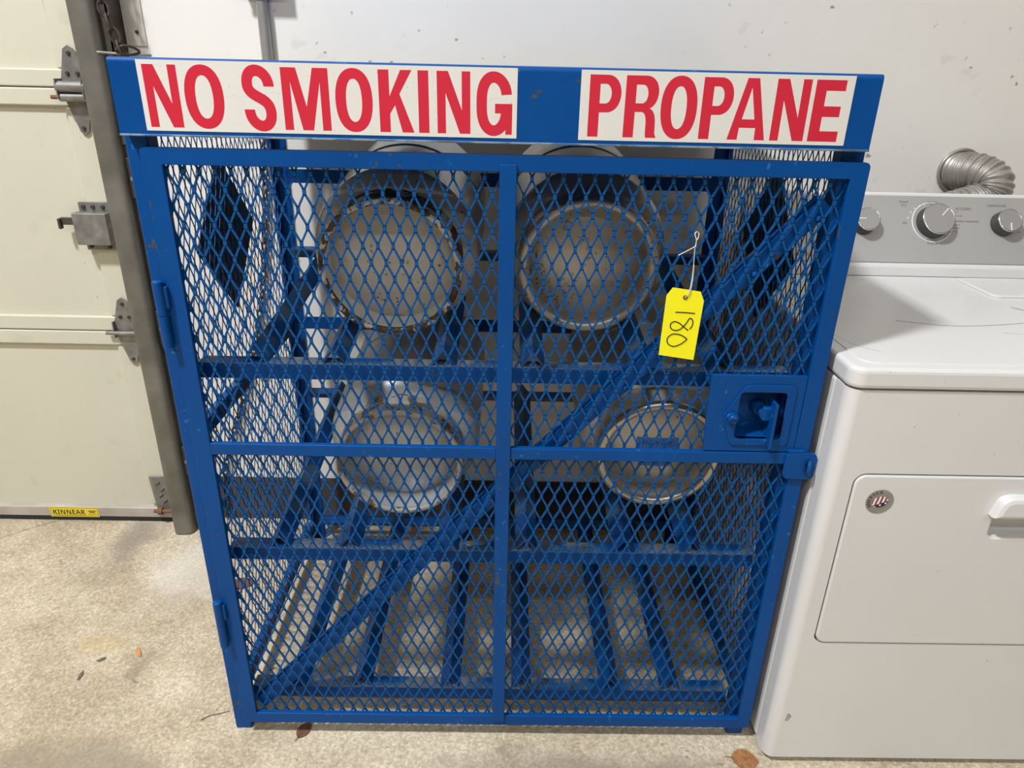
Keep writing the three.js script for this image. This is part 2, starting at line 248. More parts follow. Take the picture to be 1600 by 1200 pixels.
{
  const p = thing('wall_plate', 'pale steel plate on the wall holding the tied chain', 'bracket', [-0.335, 1.37, WZ]);
  obj('plate', bx(-0.352, -0.308, 1.374, 1.50, WZ, WZ + 0.004, 0.001), std({ color: srgb(214, 208, 196), roughness: 0.6 }), p);
  obj('bolt', cyl(0.004, 0.004, 0.004, 'z', -0.326, 1.405, WZ + 0.006, 8), darkSteel, p);
  obj('ring', tube([[-0.338, 1.362, -0.70], [-0.322, 1.372, -0.70], [-0.306, 1.370, -0.72], [-0.300, 1.360, -0.735], [-0.316, 1.354, -0.72]], 0.003, 40, 8, true), darkSteel, p);
  obj('pin', tube([[-0.386, 1.358, -0.705], [-0.33, 1.355, -0.708], [-0.300, 1.354, WZ + 0.01]], 0.0032, 12, 8), galv, p, 'pale cotter pin');
  const c = thing('hoist_chain', 'dark steel chain hanging beside the track, tied off above the blue cage', 'chain', [-0.333, 1.366, -0.705]);
  chainAlong(c, [[-0.329, 1.366, -0.705], [-0.343, 1.42, -0.703], [-0.353, 1.47, -0.703], [-0.356, 1.80, -0.70], [-0.356, 2.3, -0.70]], 0.036, 0.018, 0.0032);
  const c2 = thing('loose_chain', 'thin dark chain hanging down the white wall behind the cage', 'chain', [-0.03, 1.3, WZ + 0.02]);
  chainAlong(c2, [[-0.050, 1.22, WZ + 0.012], [-0.056, 1.06, WZ + 0.012], [-0.108, 0.72, WZ + 0.013], [-0.20, 0.42, WZ + 0.014], [-0.285, 0.175, WZ + 0.016], [-0.30, 0.02, WZ + 0.016]], 0.026, 0.014, 0.0028);
}
// conduit and its box
tag(obj('conduit_pipe', [cyl(0.0135, 0.0135, 1.30, 'y', -0.014, 0.86, WZ + 0.0135), cyl(0.016, 0.016, 0.03, 'y', -0.014, 1.495, WZ + 0.0135)], conduitMat, null), 'grey metal conduit running down the white wall behind the cage', 'pipe');
{ const b = thing('outlet_box', 'grey metal outlet box at the top of the wall conduit', 'box', [-0.014, 1.51, WZ]); obj('body', bx(-0.062, 0.034, 1.51, 1.64, WZ, WZ + 0.042, 0.004), conduitMat, b); obj('cover', bx(-0.066, 0.038, 1.506, 1.644, WZ + 0.042, WZ + 0.046, 0.002), conduitMat, b); }

// ---------------------------------------------------------------- the blue propane cage
const CW = 1.121, CD = -0.70;
const cage = thing('propane_cage', 'blue steel propane cylinder cage with expanded mesh door', 'cage', [CW / 2, 0, CD / 2]);
for (const [x, z] of [[0, 0], [CW - 0.035, 0], [0, CD + 0.035], [CW - 0.035, CD + 0.035]]) obj('post', z === 0 ? bx(x, x + 0.035, 0, 1.334, -0.035, 0, 0.003) : [bx(x, x + 0.035, 0, 1.334, CD, CD + 0.004), bx(x ? x + 0.031 : x, x ? x + 0.035 : 0.004, 0, 1.334, CD + 0.004, CD + 0.035)], bluePaint, cage);
// hood: sign board folded over into the roof, with a bottom lip
const HZ = 0.022;
{
  const s = new THREE.Shape();  // drawn as (-z, y)
  const P = [[-0.001, 1.243], [-HZ, 1.243], [-HZ, 1.340]]; s.moveTo(...P[0]); s.lineTo(...P[1]); s.lineTo(...P[2]); s.quadraticCurveTo(-HZ, 1.3475, -HZ + 0.008, 1.3475); s.lineTo(-CD, 1.3475); s.lineTo(-CD, 1.3445); s.lineTo(-HZ + 0.010, 1.3445); s.quadraticCurveTo(-HZ + 0.003, 1.3445, -HZ + 0.003, 1.339); s.lineTo(-HZ + 0.003, 1.2455); s.lineTo(-0.001, 1.2455);
  const hood = obj('hood', extX(s, 0.007, 1.114), bluePaint, cage, 'blue sign board and roof sheet');
  obj('worn_lip', bx(0.0065, 1.1145, 1.2415, 1.2445, 0.004, HZ + 0.0012, 0.0008), std({ roughness: 0.5, map: tex(512, 0.6, (u, v) => { const q = fbm(u, v, 20, 4, 301); return mix3(mix3([60, 100, 150], [128, 142, 156], sstep(0.4, 0.6, q)), [92, 78, 66], sstep(0.64, 0.74, fbm(u, v, 40, 3, 305)) * 0.8); }) }), hood, 'scraped bottom lip of the sign board');
  for (const [z0, z1] of [[-0.034, -0.004], [CD + 0.004, CD + 0.034]]) obj('top_rail', bx(0.036, CW - 0.036, 1.306, 1.334, z0, z1), bluePaint, cage);
  for (const x of [0.002, CW - 0.032]) obj('top_rail', bx(x, x + 0.03, 1.306, 1.334, CD + 0.036, -0.036), bluePaint, cage);
  // lettering, drawn as condensed grotesque capitals
  const RED = '#ce2139';
  const letters = {
    N: (c, x, w, H) => { const s = w * 0.255; c.moveTo(x, H); c.lineTo(x, 0); c.lineTo(x + s * 1.32, 0); c.lineTo(x + w - s, H * 0.62); c.lineTo(x + w - s, 0); c.lineTo(x + w, 0); c.lineTo(x + w, H); c.lineTo(x + w - s * 1.25, H); c.lineTo(x + s, H * 0.34); c.lineTo(x + s, H); c.closePath(); },
    M: (c, x, w, H) => { const s = w * 0.185; c.moveTo(x, H); c.lineTo(x, 0); c.lineTo(x + s * 1.75, 0); c.lineTo(x + w / 2, H * 0.62); c.lineTo(x + w - s * 1.75, 0); c.lineTo(x + w, 0); c.lineTo(x + w, H); c.lineTo(x + w - s, H); c.lineTo(x + w - s, H * 0.22); c.lineTo(x + w / 2 + s * 0.62, H); c.lineTo(x + w / 2 - s * 0.62, H); c.lineTo(x + s, H * 0.22); c.lineTo(x + s, H); c.closePath(); },
    I: (c, x, w, H) => c.rect(x, 0, w, H),
    K: (c, x, w, H, t) => { c.moveTo(x, 0); c.lineTo(x + t, 0); c.lineTo(x + t, H * 0.42); c.lineTo(x + w - t * 1.15, 0); c.lineTo(x + w - 0.03 * w, 0); c.lineTo(x + w * 0.60, H * 0.38); c.lineTo(x + w, H); c.lineTo(x + w - t * 1.12, H); c.lineTo(x + w * 0.46, H * 0.56); c.lineTo(x + t, H * 0.70); c.lineTo(x + t, H); c.lineTo(x, H); c.closePath(); },
    E: (c, x, w, H, t) => { const k = t * 0.95; c.moveTo(x, 0); c.lineTo(x + w, 0); c.lineTo(x + w, k); c.lineTo(x + t * 1.05, k); c.lineTo(x + t * 1.05, H * 0.42); c.lineTo(x + w * 0.94, H * 0.42); c.lineTo(x + w * 0.94, H * 0.42 + k); c.lineTo(x + t * 1.05, H * 0.42 + k); c.lineTo(x + t * 1.05, H - k); c.lineTo(x + w, H - k); c.lineTo(x + w, H); c.lineTo(x, H); c.closePath(); },
    A: (c, x, w, H, t) => { c.moveTo(x, H); c.lineTo(x + w * 0.36, 0); c.lineTo(x + w * 0.66, 0); c.lineTo(x + w, H); c.lineTo(x + w - t, H); c.lineTo(x + w * 0.72, H * 0.80); c.lineTo(x + w * 0.29, H * 0.80); c.lineTo(x + t * 0.98, H); c.closePath(); c.moveTo(x + w * 0.335, H * 0.66); c.lineTo(x + w * 0.665, H * 0.66); c.lineTo(x + w * 0.5, H * 0.15); c.closePath(); },
    O: (c, x, w, H, t) => { const oval = (a, b, y0, y1) => { const m = (a + b) / 2, n = (y0 + y1) / 2, k = (y1 - y0) * 0.335, q = (b - a) * 0.29; c.moveTo(m, y0); c.bezierCurveTo(m + q, y0, b, n - k, b, n); c.bezierCurveTo(b, n + k, m + q, y1, m, y1); c.bezierCurveTo(m - q, y1, a, n + k, a, n); c.bezierCurveTo(a, n - k, m - q, y0, m, y0); c.closePath(); }; oval(x, x + w, -H * 0.012, H * 1.012); oval(x + t * 1.0, x + w - t * 1.0, H * 0.155, H * 0.845); },
    P: (c, x, w, H, t) => { c.moveTo(x, 0); c.lineTo(x + w * 0.55, 0); c.bezierCurveTo(x + w * 1.15, 0, x + w * 1.15, H * 0.60, x + w * 0.55, H * 0.60); c.lineTo(x + t, H * 0.60); c.lineTo(x + t, H); c.lineTo(x, H); c.closePath(); c.moveTo(x + t, H * 0.145); c.lineTo(x + w * 0.50, H * 0.145); c.bezierCurveTo(x + w * 0.76, H * 0.145, x + w * 0.76, H * 0.455, x + w * 0.50, H * 0.455); c.lineTo(x + t, H * 0.455); c.closePath(); },
    R: (c, x, w, H, t) => { c.moveTo(x, 0); c.lineTo(x + w * 0.58, 0); c.bezierCurveTo(x + w * 1.08, 0, x + w * 1.08, H * 0.44, x + w * 0.74, H * 0.52); c.bezierCurveTo(x + w * 0.98, H * 0.57, x + w * 0.93, H * 0.80, x + w * 0.95, H * 0.93); c.lineTo(x + w, H); c.lineTo(x + w - t, H); c.bezierCurveTo(x + w * 0.62, H * 0.92, x + w * 0.74, H * 0.58, x + w * 0.50, H * 0.58); c.lineTo(x + t, H * 0.58); c.lineTo(x + t, H); c.lineTo(x, H); c.closePath(); c.moveTo(x + t, H * 0.145); c.lineTo(x + w * 0.50, H * 0.145); c.bezierCurveTo(x + w * 0.72, H * 0.145, x + w * 0.72, H * 0.44, x + w * 0.50, H * 0.44); c.lineTo(x + t, H * 0.44); c.closePath(); },
  };
  const stroked = {
    S: (c, x, w, H, t) => { const k = t / 2, L = x + k, R = x + w - k; c.moveTo(R, H * 0.31); c.bezierCurveTo(R, H * 0.02, L, -H * 0.05, L, H * 0.27); c.bezierCurveTo(L, H * 0.52, R, H * 0.44, R, H * 0.73); c.bezierCurveTo(R, H * 1.05, L, H * 1.0, L, H * 0.68); },
    G: (c, x, w, H, t) => { const k = t / 2, L = x + k, R = x + w - k * 1.1; c.moveTo(R, H * 0.355); c.bezierCurveTo(R - w * 0.04, H * 0.02, L, -H * 0.08, L, H * 0.45); c.lineTo(L, H * 0.56); c.bezierCurveTo(L, H * 1.06, R - w * 0.10, H * 1.02, R - w * 0.02, H * 0.70); c.lineTo(R, H * 0.56); },
  };
  const sticker = (x0, x1, y0, y1, word, lab) => {   // word: [letter, u0, u1]
    const w = 2048, h = Math.round(w * (y1 - y0) / (x1 - x0));
    const map = print(w, h, (c) => {
      c.fillStyle = '#e0ddd5'; c.fillRect(0, 0, w, h);
      for (let i = 0; i < 260; i++) { const a = rnd(); c.fillStyle = `rgba(${150 + 40 * a},${142 + 36 * a},${120 + 30 * a},${0.05 + 0.12 * rnd()})`; c.fillRect(rnd() * w, rnd() * h, 6 + 120 * rnd() * rnd(), 1 + 3 * rnd()); }
      for (let i = 0; i < 40; i++) { c.fillStyle = 'rgba(90,80,64,0.45)'; c.beginPath(); c.arc(rnd() * w, rnd() * h, 0.8 + 1.8 * rnd(), 0, 7); c.fill(); }
      const H = h * 0.885, top = h * 0.062; c.save(); c.translate(0, top); c.fillStyle = RED; c.strokeStyle = RED; const t = H * 0.182;
      for (const [ch, u0, u1] of word) { c.beginPath(); const x = u0 * w, ww = (u1 - u0) * w; if (letters[ch]) { letters[ch](c, x, ww, H, t); c.fill('evenodd'); } else { c.lineWidth = t * 0.98; c.lineCap = 'butt'; stroked[ch](c, x, ww, H, t); c.stroke(); if (ch === 'G') { c.fillRect(x + ww * 0.52, H * 0.50, ww * 0.48, H * 0.155); c.fillRect(x + ww - t * 0.62, H * 0.5, t * 0.62, H * 0.5); c.fillRect(x + ww - t, H * 0.5, t, H * 0.26); } } }
      c.restore();
    });
    const g = new THREE.PlaneGeometry(x1 - x0, y1 - y0); g.translate((x0 + x1) / 2, (y0 + y1) / 2, HZ + 0.0006);
    obj('sign_sticker', g, std({ map, roughness: 0.45 }), hood, lab, true);
  };
  const U = (list, x0, w) => list.map(([c, a, b]) => [c, (a - x0) / w, (b - x0) / w]);
  sticker(0.048, 0.589, 1.2495, 1.3445, U([['N', 228.5, 280.5], ['O', 288.6, 349], ['S', 379, 429], ['M', 440.6, 513.7], ['O', 523, 581], ['K', 591, 645], ['I', 652.5, 669], ['N', 682, 734], ['G', 743.6, 800]], 220.5, 587), 'white sticker with red words NO SMOKING');
  sticker(0.680, 1.074, 1.2495, 1.3445, U([['P', 919.7, 969.4], ['R', 976, 1029], ['O', 1032.7, 1089.6], ['P', 1096.5, 1145], ['A', 1142.3, 1202.4], ['N', 1210.5, 1264], ['E', 1271, 1318]], 905.7, 425.3), 'white sticker with red word PROPANE');
}
// expanded metal: strands and bonds in local (a, y), thickness along the third axis
function expanded(a0, a1, y0, y1, put, sw = 0.0030, t = 0.0016, nw = 0.0027, skip = () => false) {
  const p = 0.0242, l = 0.0545, b = 0.011, pos = [];
  const quad = (A, B, C, D) => pos.push(...put(...A), ...put(...B), ...put(...C), ...put(...A), ...put(...C), ...put(...D));
  const prism = (q) => { // q: 4 corner (a, y) in order; front, back and four sides
    const F = q.map(([a, y]) => [a, y, t]), K = q.map(([a, y]) => [a, y, -t]); quad(F[0], F[1], F[2], F[3]); quad(K[3], K[2], K[1], K[0]); for (let i = 0; i < 4; i++) { const j = (i + 1) % 4; quad(F[j], F[i], K[i], K[j]); }
  };
  const rows = Math.ceil((y1 - y0) / (l / 2)) + 1, cols = Math.ceil((a1 - a0) / p) + 1;
  for (let j = 0; j < rows; j++) for (let i = 0; i < cols; i++) {
    const x = a0 + i * p + (j % 2 ? p / 2 : 0), y = y1 - j * l / 2; if (x > a1 || y < y0 || skip(x, y)) continue;
    prism([[x - nw, y - b / 2], [x + nw, y - b / 2], [x + nw, y + b / 2], [x - nw, y + b / 2]]);
    for (const s of [-1, 1]) {
      const X = x + s * p / 2, Y = y - l / 2; if (X < a0 - 1e-6 || X > a1 || Y < y0 || skip(X, Y)) continue;
      const A = [x + s * 0.0012, y - b / 2 + 0.0012], B = [X - s * 0.0012, Y + b / 2 - 0.0012], dx = B[0] - A[0], dy = B[1] - A[1], L = Math.hypot(dx, dy), nx = -dy / L * sw / 2, ny = dx / L * sw / 2;
      prism([[B[0] - nx, B[1] - ny], [B[0] + nx, B[1] + ny], [A[0] + nx, A[1] + ny], [A[0] - nx, A[1] - ny]]);
    }
  }
  const g = new THREE.BufferGeometry(); g.setAttribute('position', new THREE.Float32BufferAttribute(pos, 3)); g.computeVertexNormals(); return g;
}
for (const side of [0, 1]) {
  const X = side ? CW - 0.012 : 0.012;
  obj('side_mesh', expanded(-0.664, -0.037, 0.05, 1.31, (a, y, d) => [X + d, y, a], 0.0024, 0.0006, 0.0022), meshPaint, cage);
  for (const y of [0.045, 0.683]) obj('side_rail', bx(side ? CW - 0.010 : -0.006, side ? CW + 0.006 : 0.010, y, y + 0.034, CD + 0.036, -0.036, 0.002), railPaint, cage);
  const x = side ? CW + 0.0015 : -0.0035, c = [-0.352, 1.016], r = 0.160;
  obj('placard', flat(new THREE.ExtrudeGeometry(poly([[c[0] - r, c[1]], [c[0], c[1] - r], [c[0] + r, c[1]], [c[0], c[1] + r]]), { depth: 0.002, bevelEnabled: false }).rotateY(-Math.PI / 2).translate(x + 0.002, 0, 0)), placardBack, cage, 'dark back of a diamond hazard placard');
}
for (const y of [1.072, 0.688, 0.05]) obj('back_rail', bx(0.036, CW - 0.036, y, y + 0.033, CD + 0.001, CD + 0.006), bluePaint, cage);
// three sloping shelves of angle iron
const RAILS = [0.135, 0.275, 0.470, 0.628, 0.825, 0.960], SHELF = [[0.086, 0.10], [0.46, 0.525], [0.858, 0.92]];
const FZ = -0.038, BZ = -0.662;
for (const [yf, yb] of SHELF) {
  const s = sub('shelf', cage, 'angle iron cylinder shelf');
  obj('front_bar', bx(0.0355, CW - 0.0355, yf - 0.030, yf - 0.001, FZ - 0.004, FZ, 0.001), bluePaint, s);
  obj('top_flange', bx(0.0355, CW - 0.0355, yf - 0.004, yf, FZ - 0.032, FZ - 0.0002), wornFlange, s, 'scraped grey top flange');
  obj('back_bar', [bx(0.0355, CW - 0.0355, yb - 0.028, yb, BZ - 0.004, BZ), bx(0.0355, CW - 0.0355, yb - 0.004, yb, BZ, BZ + 0.028)], railPaint, s);
  const ang = Math.atan2(yb - yf, FZ - BZ), len = Math.hypot(yb - yf, FZ - BZ) - 0.012;
  for (const x of RAILS) {
    const g = flat(new THREE.ExtrudeGeometry(poly([[-0.022, 0], [0, 0.030], [0.022, 0], [0.0175, 0], [0, 0.0245], [-0.0175, 0]]), { depth: len, bevelEnabled: false }).translate(0, 0, -len)); g.rotateX(ang).translate(x, yf + 0.0008, FZ - 0.004);
    obj('cradle_rail', g, railPaint, s);
  }
}
// the door
{
  const d = sub('cage_door', cage, 'blue mesh door with diagonal brace and paddle lock'), z0 = 0.006, z1 = 0.016, X0 = 0.027, X1 = 1.1255, Y0 = 0.037, Y1 = 1.2255;
  const frame = rrect(X0, X1, Y0, Y1, 0.008); rrect(0.0575, 1.0985, 0.0645, 1.2005, 0.002, (() => { const h = new THREE.Path(); frame.holes.push(h); return h; })());
  obj('frame', ext(frame, z0, z1, 0.0012), bluePaint, d);
  obj('center_bar', bx(0.565, 0.591, 0.050, 1.212, z1 - 0.004, z1 + 0.0035, 0.0012), bluePaint, d);
  obj('middle_bar', [bx(0.0575, 0.565, 0.702, 0.7245, z0, z1 + 0.001, 0.0012)], bluePaint, d);
  obj('middle_bar', [bx(0.591, 1.0985, 0.702, 0.7245, z0, z1 + 0.001, 0.0012)], bluePaint, d);
  obj('door_mesh', expanded(0.046, 1.110, 0.036, 1.2175, (a, y, q) => [a, y, 0.0038 + q], 0.0030, 0.0016, 0.0027, (x, y) => x > 0.975 && x < 1.080 && y > 0.738 && y < 0.856), meshPaint, d, 'blue expanded metal mesh');
  // diagonal brace behind the mesh
  const A = V(0.062, 0.074, 0), B = V(1.080, 1.160, 0), L = A.distanceTo(B), an = Math.atan2(B.y - A.y, B.x - A.x);
  const place = (g) => flat(g.rotateZ(an).translate((A.x + B.x) / 2, (A.y + B.y) / 2, 0));
  const brace = obj('diagonal_brace', [place(bx(-L / 2, L / 2, -0.014, 0.014, -0.006, -0.002, 0.001)), place(bx(-L / 2, L / 2, 0.010, 0.014, -0.024, -0.005, 0.001)), place(bx(-L / 2, L / 2, 0.0145, 0.0185, -0.020, -0.012, 0.001))], bluePaint, d, 'blue angle iron diagonal brace');
  for (const f of [0.10, 0.24, 0.38, 0.52, 0.62, 0.71, 0.80, 0.90, 0.985]) { const p = A.clone().lerp(B, f); obj('rivet', flat(new THREE.SphereGeometry(0.0055, 10, 6).scale(1, 1, 0.7).translate(p.x + 0.004, p.y - 0.006, -0.0015)), bluePaint, brace); }
  // lock plate with a sunk tray
  const pl = poly([[0.936, 0.7265], [1.0975, 0.7265], [1.0975, 0.873], [0.932, 0.873]]); const rc = rrect(0.986, 1.068, 0.752, 0.843, 0.008, new THREE.Path()); pl.holes.push(rc);
  const plate = obj('lock_plate', ext(pl, z0 + 0.001, z1 - 0.001, 0.0006), bluePaint, d);
  const rim = poly([[0.962, 0.800], [0.990, 0.852], [1.000, 0.857], [1.075, 0.857], [1.082, 0.850], [1.082, 0.746], [1.076, 0.740], [0.985, 0.740], [0.978, 0.746]]); rim.holes.push(rrect(0.986, 1.068, 0.752, 0.843, 0.008, new THREE.Path()));
  obj('tray_rim', ext(rim, z1 - 0.001, z1 + 0.0022, 0.001), bluePaint, plate);
  obj('tray', [bx(0.982, 1.072, 0.748, 0.847, -0.030, -0.027), bx(0.982, 0.986, 0.748, 0.847, -0.027, z1 - 0.002), bx(1.068, 1.072, 0.748, 0.847, -0.027, z1 - 0.002), bx(0.986, 1.068, 0.748, 0.752, -0.027, z1 - 0.002), bx(0.986, 1.068, 0.843, 0.847, -0.027, z1 - 0.002)], bluePaint, plate);
  obj('lock_cylinder', [cyl(0.010, 0.0095, 0.010, 'z', 0.977, 0.795, z1 + 0.006, 20), cyl(0.0085, 0.006, 0.004, 'z', 0.977, 0.795, z1 + 0.0125, 20)], bluePaint, plate);
  obj('keyway', bx(0.971, 0.983, 0.7938, 0.7962, z1 + 0.0140, z1 + 0.0152), placardBack, plate);
  obj('handle', [cyl(0.015, 0.011, 0.020, 'z', 1.034, 0.798, -0.017, 20), cyl(0.010, 0.009, 0.026, 'z', 1.036, 0.798, -0.002, 16), bx(1.032, 1.050, 0.785, 0.812, -0.002, 0.014, 0.004), bx(1.046, 1.0515, 0.738, 0.825, -0.006, 0.030, 0.0015)], bluePaint, plate, 'blue paddle handle blade');
  // hasp on the lock stile
  const hs = rrect(1.0845, 1.1405, 0.674, 0.727, 0.010); const hole = new THREE.Path(); hole.absellipse(1.127, 0.700, 0.006, 0.015, 0, Math.PI * 2); hs.holes.push(hole);
  const hasp = obj('hasp', [ext(hs, z1 + 0.0005, z1 + 0.0065, 0.001), bx(1.0865, 1.117, 0.727, 0.7325, z0, z1 + 0.005, 0.001)], bluePaint, d);
  obj('staple', flat(new THREE.TorusGeometry(0.0095, 0.0038, 8, 16).scale(1, 1.25, 1).rotateY(1.15).translate(1.128, 0.699, z1 + 0.008)), bluePaint, hasp);
  for (const [y, h] of [[0.965, 0.112], [0.316, 0.112]]) {
    const hg = sub('hinge', cage, 'welded barrel hinge'), k = (n) => bx(0.026, 0.034, y + n - 0.018, y + n + 0.02, 0.014, 0.024, 0.003);
    obj('upper_knuckle', [cyl(0.0085, 0.0085, h * 0.5 - 0.001, 'y', 0.0205, y + h * 0.25, 0.0225, 20), flat(new THREE.SphereGeometry(0.0083, 16, 8).scale(1, 0.35, 1).translate(0.0205, y + h * 0.5 - 0.001, 0.0225)), k(h * 0.25), bx(0.014, 0.030, y + 0.004, y + h * 0.48, 0.016, 0.019)], bluePaint, hg);
    obj('lower_knuckle', [cyl(0.0085, 0.0085, h * 0.5 - 0.001, 'y', 0.0205, y - h * 0.25, 0.0225, 20), bx(0.010, 0.021, y - h * 0.46, y - 0.006, 0.0, 0.018, 0.002)], bluePaint, hg);
  }
}

// ---------------------------------------------------------------- gas cylinders lying on the shelves
function tankTex(kind) {
  const F = {
    white: (u, v) => { let c = mix3([186, 180, 168], [206, 201, 190], fbm(u, v, 6, 4, 201)); const s = fbm(u, v, 50, 3, 203), p = fbm(u, v, 8, 3, 205); return mix3(c, [70, 62, 52], sstep(0.74, 0.82, s) * sstep(0.55, 0.66, p)); },
    ring: (u, v) => { let c = mix3([206, 200, 186], [222, 217, 206], fbm(u, v, 10, 3, 207)); const s = fbm(u, v, 22, 5, 209); c = mix3(c, [84, 66, 48], sstep(0.42, 0.52, s)); return mix3(c, [44, 36, 28], sstep(0.60, 0.70, fbm(u, v, 60, 3, 211)) * 0.8); },
    silver: (u, v) => { let c = mix3([176, 178, 178], [200, 201, 200], fbm(u, v, 6, 4, 213)); const s = fbm(u, v, 60, 3, 215); return mix3(c, [92, 84, 74], sstep(0.80, 0.88, s) * 0.7); },
    silverRing: (u, v) => { let c = mix3([170, 166, 158], [204, 200, 190], fbm(u, v, 12, 3, 217)); const s = fbm(u, v, 26, 5, 219); return mix3(c, [104, 82, 58], sstep(0.52, 0.62, s) * 0.85); },
    alu: (u, v) => { let c = mix3([172, 166, 156], [208, 203, 194], fbm(u, v, 8, 5, 221)); const s = fbm(u, v, 110, 3, 223), p = fbm(u, v, 7, 4, 225); return mix3(c, [62, 52, 40], sstep(0.64, 0.76, s) * sstep(0.52, 0.66, p) * 0.9); },
    aluClean: (u, v) => { let c = mix3([186, 180, 168], [212, 207, 196], fbm(u, v, 8, 5, 227)); const s = fbm(u, v, 60, 3, 229), p = fbm(u, v, 6, 3, 231); return mix3(c, [96, 80, 58], sstep(0.74, 0.84, s) * sstep(0.5, 0.62, p) * 0.7); },
  };
  return tex(512, 0.4, F[kind]);
}
const ALU = tankTex('alu'), ALUC = tankTex('aluClean');
const M_T = {
  white: [phys({ map: tankTex('white'), roughness: 0.28, clearcoat: 0.5, clearcoatRoughness: 0.1 }), std({ map: tankTex('ring'), roughness: 0.6 }), std({ color: srgb(226, 222, 212), roughness: 0.45 })],
  silver: [std({ map: tankTex('silver'), roughness: 0.32, metalness: 0.25 }), std({ map: tankTex('silverRing'), roughness: 0.5, metalness: 0.2 }), std({ map: tankTex('silver'), roughness: 0.4, metalness: 0.2 })],
  alu: [0.7, 0.75, 0.7].map((q) => std({ map: ALU, roughness: 0.4, metalness: q })),
  clean: [[0.36, 0.6], [0.26, 0.85], [0.34, 0.7]].map(([r, q]) => std({ map: ALUC, roughness: r, metalness: q })),
};
const TR = 0.155;
function tank(x, shelf, zf, i, j, kind, label, lip) {
  const [yf, yb] = SHELF[shelf], slope = (yb - yf) / (FZ - BZ), ridge = yf + 0.030 + slope * (FZ - zf), half = (RAILS[j] - RAILS[i]) / 2, yc = ridge + Math.sqrt(TR * TR - half * half) + 0.0008;
  const t = thing('propane_tank', label, 'gas cylinder', [x, yc, zf]); t.rotation.x = Math.atan(slope);
  const lathe = (pts, seg = 72) => flat(new THREE.LatheGeometry(pts.map(([r, a]) => new THREE.Vector2(r, -a)), seg).rotateX(Math.PI / 2)).translate(x, yc, zf);
  const prof = []; const a0 = 0.034, dh = 0.074, al = 0.460, n = 18;
  for (let k = 0; k <= n; k++) { const q = k / n * Math.PI / 2; prof.push([Math.max(0.0001, TR * Math.sin(q)), a0 + dh * (1 - Math.cos(q))]); }
  for (let k = 0; k <= n; k++) { const q = k / n * Math.PI / 2; prof.push([Math.max(0.0001, TR * Math.cos(q)), al + dh * Math.sin(q)]); }
  prof.reverse();
  obj('body', lathe(prof), M_T[kind][0], t);
  const R = 0.1275, rp = []; // foot ring: plain wall with a rolled front lip
  for (let k = 0; k <= 12; k++) { const q = -0.15 * Math.PI + k / 12 * 1.3 * Math.PI; rp.push([R - lip + lip * Math.cos(q), lip - lip * Math.sin(q)]); }
  const ring = [[R - 0.001, 0.072], ...rp].reverse(), last = rp[rp.length - 1];
  obj('ring_inner_wall', lathe([last, [R - 2 * lip + 0.001, lip * 2.2], [R - 2 * lip + 0.002, 0.064]].reverse()), M_T[kind][2], t);
  obj('foot_ring', lathe(ring), M_T[kind][1], t);
  obj('weld_bead', flat(new THREE.TorusGeometry(TR, 0.0022, 6, 72)).translate(x, yc, zf - 0.30), M_T[kind][0], t);
  obj('collar', lathe([[0.098, 0.492], [0.100, 0.550], [0.096, 0.552], [0.094, 0.495]].reverse()), M_T[kind][1], t);
  return t;
}
tank(0.3725, 2, -0.098, 1, 2, 'white', 'off-white propane cylinder with rust caked foot ring on the top shelf', 0.0065);
tank(0.7265, 2, -0.125, 3, 4, 'alu', 'speckled aluminium propane cylinder on the top shelf', 0.0100);
tank(0.3725, 1, -0.100, 1, 2, 'silver', 'silver painted propane cylinder with rusty foot ring on the middle shelf', 0.0065);
const t4 = tank(0.8925, 1, -0.112, 4, 5, 'clean', 'aluminium propane cylinder with blue tape label on the middle shelf', 0.0105);
{ // blue tape wrapped onto the dome
  const tape = (y0, y1, w, text, lean) => {
    const g = new THREE.PlaneGeometry(w, y1 - y0, 16, 6), p = g.attributes.position;
    for (let k = 0; k < p.count; k++) { const X = p.getX(k), Y = p.getY(k) + (y0 + y1) / 2 + lean * X, r = Math.hypot(X, Y), a = 0.034 + 0.074 * (1 - Math.sqrt(Math.max(0, 1 - (r / TR) ** 2))); p.setXYZ(k, X, Y, -a + 0.0012); } g.computeVertexNormals();
    const m = new THREE.Mesh(g, std({ roughness: 0.7, map: print(512, 200, (c, W, H) => { c.fillStyle = '#3f7fd6'; c.fillRect(0, 0, W, H); c.fillStyle = '#15203a'; c.font = '112px sans-serif'; c.textAlign = 'center'; c.fillText(text, W / 2, H * 0.56); }) })); m.name = 'tape_label'; m.userData.label = 'blue masking tape with handwriting'; m.castShadow = m.receiveShadow = true; t4.add(m);
  };
  tape(-0.004, 0.023, 0.086, 'tion for', -0.01); tape(-0.048, -0.019, 0.067, 'ICE TUR', -0.02);
}

